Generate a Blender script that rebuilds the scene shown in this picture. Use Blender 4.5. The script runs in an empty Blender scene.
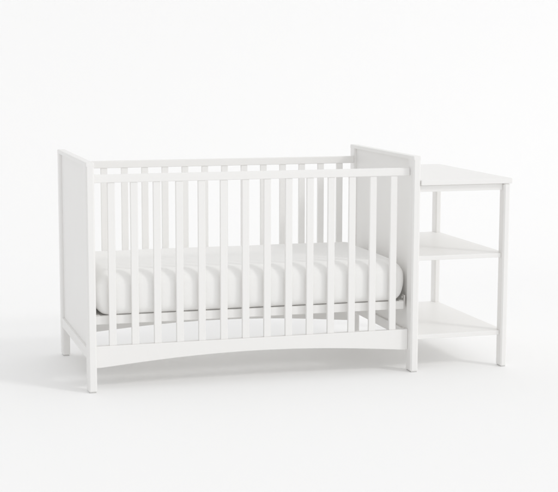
import bpy, bmesh, math, random
from mathutils import Vector, Matrix, noise
random.seed(4)
scene = bpy.context.scene
C = scene.collection

# ------------------------------------------------------------ camera
yaw, pitch, roll = .2888, .1355, .0023
fw = Vector((math.sin(yaw)*math.cos(pitch), math.cos(yaw)*math.cos(pitch), -math.sin(pitch)))
rt = Vector((math.cos(yaw), -math.sin(yaw), 0)); up = rt.cross(fw)
r2 = rt*math.cos(roll) + up*math.sin(roll); u2 = up*math.cos(roll) - rt*math.sin(roll)
cd = bpy.data.cameras.new('camera'); cam = bpy.data.objects.new('camera', cd); C.objects.link(cam)
m = Matrix((r2, u2, -fw)).transposed().to_4x4(); m.translation = Vector((-.8643, -5.5486, 1.3518))
cam.matrix_world = m
cd.sensor_fit = 'HORIZONTAL'; cd.sensor_width = 36; cd.lens = 1436.842/558*36
cd.clip_start = .1; cd.clip_end = 200
scene.camera = cam
scene.render.resolution_x = 1024; scene.render.resolution_y = 903

# ------------------------------------------------------------ studio light
WORLD, KEY, FILL, TOP, WLEFT, WLOW = .92, 2650, 32, 0, -.42, 0
w = bpy.data.worlds.new('World'); scene.world = w; w.use_nodes = True
wt = w.node_tree; bg = wt.nodes['Background']; bg.inputs[0].default_value = (1, 1, 1, 1)
tcw = wt.nodes.new('ShaderNodeTexCoord'); sp = wt.nodes.new('ShaderNodeSeparateXYZ'); wt.links.new(tcw.outputs['Generated'], sp.inputs[0])
def wm(op, a, b_, clamp=False):
    n = wt.nodes.new('ShaderNodeMath'); n.operation = op; n.use_clamp = clamp
    for i, v in enumerate((a, b_)):
        if hasattr(v, 'links'): wt.links.new(v, n.inputs[i])
        else: n.inputs[i].default_value = v
    return n.outputs[0]
left = wm('MULTIPLY', sp.outputs['X'], -1, True)          # added negative fill: ambient dimmed from the left, darkens the outer end panel
low = wm('MULTIPLY', wm('MULTIPLY', sp.outputs['Y'], -1, True), wm('SUBTRACT', 1, wm('ABSOLUTE', sp.outputs['Z'], 0)), True)
st = wm('ADD', wm('ADD', WORLD, wm('MULTIPLY', left, WLEFT)), wm('MULTIPLY', low, WLOW))
wt.links.new(st, bg.inputs[1])

def area(name, loc, target, size, power, col=(1, 1, 1)):
    ld = bpy.data.lights.new(name, 'AREA'); ld.shape = 'SQUARE'; ld.size = size; ld.energy = power; ld.color = col
    o = bpy.data.objects.new(name, ld); C.objects.link(o)
    o.location = loc; o.rotation_euler = (Vector(target) - Vector(loc)).to_track_quat('-Z', 'Y').to_euler()
    return o
def aim(name, az, el, dist, size, power, col):
    az, el = math.radians(az), math.radians(el)
    if power: area(name, (.9 + dist*math.cos(el)*math.sin(az), .4 - dist*math.cos(el)*math.cos(az), .3 + dist*math.sin(el)), (.9, .4, .3), size, power, col)
aim('key_softbox', 44, 35, 40, 6.0, KEY, (1, .997, .99))
aim('added_fill', 10, 14, 14, 7.0, FILL, (1, 1, 1))  # area lamp added out of view, lifts crib front and floor beneath
aim('top_softbox', 20, 75, 12, 6.0, TOP, (1, 1, 1))

scene.view_settings.view_transform = 'Standard'; scene.view_settings.look = 'None'
scene.cycles.max_bounces = 16; scene.cycles.diffuse_bounces = 12
scene.view_settings.exposure = 0; scene.view_settings.gamma = 1

# ------------------------------------------------------------ materials
def mat(name, col, rough, spec=.5):
    m = bpy.data.materials.new(name); m.use_nodes = True
    b = m.node_tree.nodes['Principled BSDF']
    b.inputs['Base Color'].default_value = (*col, 1); b.inputs['Roughness'].default_value = rough
    b.inputs['Specular IOR Level'].default_value = spec
    return m, m.node_tree, b
def bump(nt, b, scale, strength, dist, detail=3, stretch=(1, 1, 1)):
    tc = nt.nodes.new('ShaderNodeTexCoord'); mp = nt.nodes.new('ShaderNodeMapping'); mp.inputs['Scale'].default_value = stretch
    n = nt.nodes.new('ShaderNodeTexNoise'); n.inputs['Scale'].default_value = scale; n.inputs['Detail'].default_value = detail
    bp = nt.nodes.new('ShaderNodeBump'); bp.inputs['Strength'].default_value = strength; bp.inputs['Distance'].default_value = dist
    nt.links.new(tc.outputs['Object'], mp.inputs[0]); nt.links.new(mp.outputs[0], n.inputs['Vector'])
    nt.links.new(n.outputs['Fac'], bp.inputs['Height']); nt.links.new(bp.outputs[0], b.inputs['Normal'])
    return n
PAINT, nt, b = mat('white_lacquer', (.88, .873, .86), .38)
n = bump(nt, b, 34, .35, .0012, 6, (1, 1, .35))
mr = nt.nodes.new('ShaderNodeMapRange'); mr.inputs['To Min'].default_value = .32; mr.inputs['To Max'].default_value = .46
nt.links.new(n.outputs['Fac'], mr.inputs[0]); nt.links.new(mr.outputs[0], b.inputs['Roughness'])
FABRIC, nt, b = mat('white_cotton', (.88, .876, .865), .95, .15)
b.inputs['Sheen Weight'].default_value = .15
bump(nt, b, 14, .5, .006, 8)
GLIDE, nt, b = mat('grey_plastic', (.6, .6, .59), .6); bump(nt, b, 200, .1, .0005)
FLOOR, nt, b = mat('studio_paper', (.97, .97, .97), .8, .1); bump(nt, b, 140, .06, .0005)
STEEL, nt, b = mat('painted_steel', (.78, .77, .75), .35); bump(nt, b, 90, .1, .0004)

# ------------------------------------------------------------ helpers
def add_box(bm, x0, x1, y0, y1, z0, z1, bev=.003, seg=3, mi=0):
    t = bmesh.new()
    bmesh.ops.create_cube(t, size=1)
    for v in t.verts:
        v.co = Vector(((x0+x1)/2 + v.co.x*(x1-x0), (y0+y1)/2 + v.co.y*(y1-y0), (z0+z1)/2 + v.co.z*(z1-z0)))
    if bev: bmesh.ops.bevel(t, geom=t.edges[:], offset=bev, segments=seg, profile=.5, affect='EDGES')
    merge(bm, t, mi)
def add_cap(bm, x0, x1, y0, y1, z0, z1):
    """box with soft upper and corner edges and a nearly square bottom edge"""
    t = bmesh.new(); bmesh.ops.create_cube(t, size=1)
    for v in t.verts:
        v.co = Vector(((x0+x1)/2 + v.co.x*(x1-x0), (y0+y1)/2 + v.co.y*(y1-y0), (z0+z1)/2 + v.co.z*(z1-z0)))
    es = [e for e in t.edges if not all(v.co.z < z0+1e-6 for v in e.verts)]
    bmesh.ops.bevel(t, geom=es, offset=.0052, segments=5, profile=.5, affect='EDGES')
    es = [e for e in t.edges if all(v.co.z < z0+1e-6 for v in e.verts)]
    bmesh.ops.bevel(t, geom=es, offset=.0005, segments=1, affect='EDGES')
    merge(bm, t)
def merge(bm, t, mi=0):
    vm = {v: bm.verts.new(v.co) for v in t.verts}
    for f in t.faces:
        g = bm.faces.new([vm[v] for v in f.verts]); g.material_index = mi
    t.free()
def add_prism(bm, pts, axis, a0, a1, bev=.002, seg=2):
    """outline pts (2D) pushed along axis from a0 to a1"""
    t = bmesh.new()
    def P(p, a): return {'x': (a, p[0], p[1]), 'y': (p[0], a, p[1]), 'z': (p[0], p[1], a)}[axis]
    A = [t.verts.new(P(p, a0)) for p in pts]; B = [t.verts.new(P(p, a1)) for p in pts]
    t.faces.new(A); t.faces.new(B[::-1]); k = len(pts)
    for i in range(k): t.faces.new((A[i], A[(i+1) % k], B[(i+1) % k], B[i]))
    bmesh.ops.recalc_face_normals(t, faces=t.faces[:])
    if bev:
        es = [e for e in t.edges if len(e.link_faces) == 2 and e.calc_face_angle(0) > .3]
        bmesh.ops.bevel(t, geom=es, offset=bev, segments=seg, profile=.5, affect='EDGES')
    merge(bm, t)
def obj(name, bm, mats, parent=None, weighted=True, flat=False):
    bmesh.ops.recalc_face_normals(bm, faces=bm.faces[:])
    me = bpy.data.meshes.new(name); bm.to_mesh(me); bm.free()
    for mm in (mats if isinstance(mats, (list, tuple)) else [mats]): me.materials.append(mm)
    o = bpy.data.objects.new(name, me); C.objects.link(o)
    if parent: o.parent = parent
    for p in me.polygons: p.use_smooth = not flat
    if weighted and not flat:
        md = o.modifiers.new('weighted_normals', 'WEIGHTED_NORMAL'); md.keep_sharp = True; md.weight = 100
    return o

# ------------------------------------------------------------ setting: paper sweep
bm = bmesh.new(); prof = [(-14, 0), (2.2, 0)]
RAD = 1.6
for i in range(1, 25):
    a = math.pi/2*i/24; prof.append((2.2 + RAD*math.sin(a), RAD - RAD*math.cos(a)))
prof += [(2.2+RAD, 9)]
rows = [[bm.verts.new((x, y, z)) for x in (-14, 18)] for y, z in prof]
for a, b_ in zip(rows, rows[1:]): bm.faces.new((a[0], a[1], b_[1], b_[0]))
fl = obj('floor', bm, FLOOR, weighted=False)
fl['kind'] = 'structure'; fl['label'] = 'seamless white studio floor curving up into the white backdrop'

# ------------------------------------------------------------ crib
W, D, H, T, PD = 1.40, .7935, .9172, .034, .060
CAP = .016
GL = .002                                   # glide thickness under every leg
crib = bpy.data.objects.new('crib', None); C.objects.link(crib)
crib['label'] = 'white slatted crib with solid end panels and open changing shelves joined to its right end'
crib['category'] = 'crib'

def leg_mesh(x0, x1, y0, y1, z1, bev=.0045):
    bm = bmesh.new()
    add_box(bm, x0, x1, y0, y1, GL, z1, bev, 1)
    add_box(bm, x0+.004, x1-.004, y0+.004, y1-.004, 0, GL+.001, 0, mi=1)
    return bm

def end_panel(x0):
    x1 = x0 + T; e = .0003
    bm = bmesh.new()
    ya, yb = PD + e, D - PD - e
    add_box(bm, x0+.0006, x1-.0006, ya, yb, .132, .173, .0015)                 # bottom rail
    add_cap(bm, x0-.0003, x1+.0003, -.0003, D+.0003, H-CAP, H)          # cap along the top
    add_box(bm, x0+.0105, x1-.0105, ya-.004, yb+.004, .170, H-CAP+.004, 0)  # recessed field
    p = obj('end_panel', bm, PAINT, crib)
    for y0, y1 in ((0, PD), (D-PD, D)):
        obj('leg', leg_mesh(x0, x1, y0, y1, H-CAP+.0068, .0062), [PAINT, GLIDE], p, flat=True)
    return p
end_panel(0); end_panel(W-T)

def bottom_rail(y0, y1):
    x0, x1, zt, zb, rise = T+.0004, W-T-.0004, .181, .093, .034
    pts = [(x0, zt), (x0, zb), (x0+.02, zb)]
    n = 48
    for i in range(1, n):
        u = i/n; x = x0+.02 + u*(x1-x0-.04)
        c = 1-(2*u-1)**2
        pts.append((x, zb + rise*(c**1.12)))
    pts += [(x1-.02, zb), (x1, zb), (x1, zt)]
    bm = bmesh.new(); add_prism(bm, pts, 'y', y0, y1, .0025, 3)
    return obj('bottom_rail', bm, PAINT, crib)

slat_src = None
def side(y0, y1):
    """fixed crib side between the end panels: top rail, arched bottom rail, fourteen slats"""
    global slat_src
    bm = bmesh.new(); add_box(bm, T+.0004, W-T-.0004, y0, y1, .8335, .866, .0035, 4)
    obj('top_rail', bm, PAINT, crib)
    bottom_rail(y0, y1)
    for k in range(14):
        x = .7015 + (k-6.5)*.0916; ym = (y0+y1)/2
        if slat_src is None:
            bm = bmesh.new(); add_box(bm, -.0150, .0150, -.007, .007, .1805, .834, .0028, 3)
            s = slat_src = obj('slat', bm, PAINT, crib)
        else:
            s = slat_src.copy(); C.objects.link(s); s.parent = crib
        s.location = (x, ym, 0)
side(.0357, .0577); side(D-.0577, D-.0307-.005)

# mattress support: frame, base board and four hanging brackets
bm = bmesh.new()
fx0, fx1, fy0, fy1, fz0, fz1 = T+.006, W-T-.006, .070, D-.070, .262, .297
add_box(bm, fx0, fx1, fy0, fy0+.022, fz0, fz1, .0025)
add_box(bm, fx0, fx1, fy1-.022, fy1, fz0, fz1, .0025)
add_box(bm, fx0, fx0+.03, fy0+.0225, fy1-.0225, fz0+.001, fz1-.001, .002)
add_box(bm, fx1-.03, fx1, fy0+.0225, fy1-.0225, fz0+.001, fz1-.001, .002)
add_box(bm, fx0+.0305, fx1-.0305, fy0+.0225, fy1-.0225, fz1-.016, fz1-.0015, .0015)      # solid base board
sup = obj('mattress_support', bm, PAINT, crib)
for x, s in ((T+.0005, 1), (W-T-.0005, -1)):
    for y in (fy0+.002, fy1-.032):
        bm = bmesh.new()
        add_box(bm, *(sorted((x, x+s*.0045))), y, y+.030, fz0+.004, fz1+.024, .001, 2)
        add_box(bm, *(sorted((x+s*.0045, x+s*.026))), y+.001, y+.029, fz1+.0004, fz1+.0034, .001, 2)
        t = bmesh.new()
        bmesh.ops.create_cone(t, cap_ends=True, segments=20, radius1=.0075, radius2=.006, depth=.006,
            matrix=Matrix.Translation((x+s*.0078, y+.015, fz1+.014)) @ Matrix.Rotation(s*math.pi/2, 4, 'Y'))
        merge(bm, t)
        obj('bracket', bm, STEEL, sup)

# ------------------------------------------------------------ changing unit joined to the right end
HB, TB = .7935, .0225
X0 = W + .0015; PX0, PX1 = 1.782, 1.810; SX = 1.806; FY = .019
bm = bmesh.new()
add_box(bm, X0, 1.8174, -.003, D+.003, HB, HB+TB, .0035, 4)                       # board
add_box(bm, X0+.0005, PX0-.0004, FY, FY+.018, .765, HB-.0022, .0015)            # front apron
add_box(bm, X0+.0005, PX0-.0004, D-FY-.018, D-FY, .765, HB-.0022, .0015)        # rear apron
add_box(bm, PX0+.004, PX0+.022, .0515, D-.0515, .765, HB-.0022, .0015)          # side apron
tab = obj('changing_table', bm, PAINT, crib)
tab['label'] = 'open changing table with flat top and two lower shelves fixed to the right end of the crib'
for y0, y1 in ((0, .050), (D-.050, D)):
    obj('post', leg_mesh(PX0, PX1, y0, y1, HB-.0004, .0055), [PAINT, GLIDE], tab, flat=True)
for z0 in (.4745, .1375):
    y1, g = D-FY, .0004
    pts = [(X0, FY), (PX0-g, FY), (PX0-g, .050+g), (SX, .050+g), (SX, D-.050-g), (PX0-g, D-.050-g), (PX0-g, y1), (X0, y1)]
    bm = bmesh.new(); add_prism(bm, pts, 'z', z0, z0+.0195, .002, 3)
    obj('shelf', bm, PAINT, tab)

# ------------------------------------------------------------ mattress under a fitted sheet
def mattress():
    x0, x1, y0, y1, z0, z1 = .036, 1.3650, .0620, .728, .2969, .4745
    cx, cy, hx, hy = (x0+x1)/2, (y0+y1)/2, (x1-x0)/2, (y1-y0)/2
    NC, NS, RC = 10, 40, .040
    def ring(ins):                       # rounded rectangle, inset by ins
        r = max(RC-ins*.6, .02); a, b = hx-ins, hy-ins; pts = []
        for q, (sx, sy) in enumerate(((1, 1), (-1, 1), (-1, -1), (1, -1))):
            for i in range(NC+1):
                t = math.pi/2*(q + i/NC)
                pts.append((sx*(a-r)+r*math.cos(t), sy*(b-r)+r*math.sin(t)))
        out = []                          # add points along the straights
        k = len(pts)
        for i in range(k):
            out.append(pts[i])
            if i % (NC+1) == NC:
                p, q = pts[i], pts[(i+1) % k]
                n = 60 if abs(p[0]-q[0]) > abs(p[1]-q[1]) else 30
                out += [(p[0]+(q[0]-p[0])*j/n, p[1]+(q[1]-p[1])*j/n) for j in range(1, n)]
        return out
    rt_, rb = .056, .034
    prof = []
    prof.append((.10, z0)); prof.append((.05, z0))
    for i in range(0, 9):
        a = math.pi/2*i/8; prof.append((rb*(1-math.sin(a)), z0+rb*(1-math.cos(a))))
    zs, ze = z0+rb, z1-rt_
    for i in range(1, 8): prof.append((0, zs+(ze-zs)*i/8))
    for i in range(0, 13):
        a = math.pi/2*i/12; prof.append((rt_*(1-math.cos(a)), ze+rt_*math.sin(a)))
    for s in (.07, .10, .14, .19, .25, .31): prof.append((s, z1))
    bm = bmesh.new(); rows = []
    for ins, z in prof:
        row = []
        for (px, py) in ring(ins):
            d = Vector((px, py, 0)); nx = d.normalized() if d.length else d
            v = Vector((px+cx, py+cy, z))
            e = max(0, 1-ins/.06)
            # soft swell and small puckers of the sheet
            n1 = noise.noise(Vector((v.x*3.1, v.y*3.1, v.z*4)))*.0022
            cd_ = min(math.hypot(abs(px)-hx, abs(py)-hy)/.16, 1)
            n2 = noise.noise(Vector((v.x*26+v.z*9, v.y*26, v.z*5)))*.0032*(1-cd_)
            bulge = -.006*((z-(z0+z1)/2)/((z1-z0)/2))**2*e
            k = min(n1+n2, .0015)
            t_ = (z-(z0+z1)/2)/((z1-z0)/2); g_ = max(0, (abs(px)-(hx-.12))/.12)**2
            v.x -= math.copysign(.024*t_*t_*g_, px)          # the ends of the mattress are fuller at mid height
            v.x += nx.x*(k+bulge)*(1 if ins < .3 else 0); v.y += nx.y*(k*.6+bulge)
            if z > ze: v.z += noise.noise(Vector((v.x*5, v.y*5, 2)))*.0016
            row.append(bm.verts.new(v))
        rows.append(row)
    k = len(rows[0])
    for A, B in zip(rows, rows[1:]):
        for i in range(k): bm.faces.new((A[i], A[(i+1) % k], B[(i+1) % k], B[i]))
    bm.faces.new(rows[0][::-1]); bm.faces.new(rows[-1])
    return bm
mt = obj('crib_mattress', mattress(), FABRIC, weighted=False)
mt['label'] = 'thick mattress in a plain white fitted sheet lying inside the slatted crib'
mt['category'] = 'mattress'
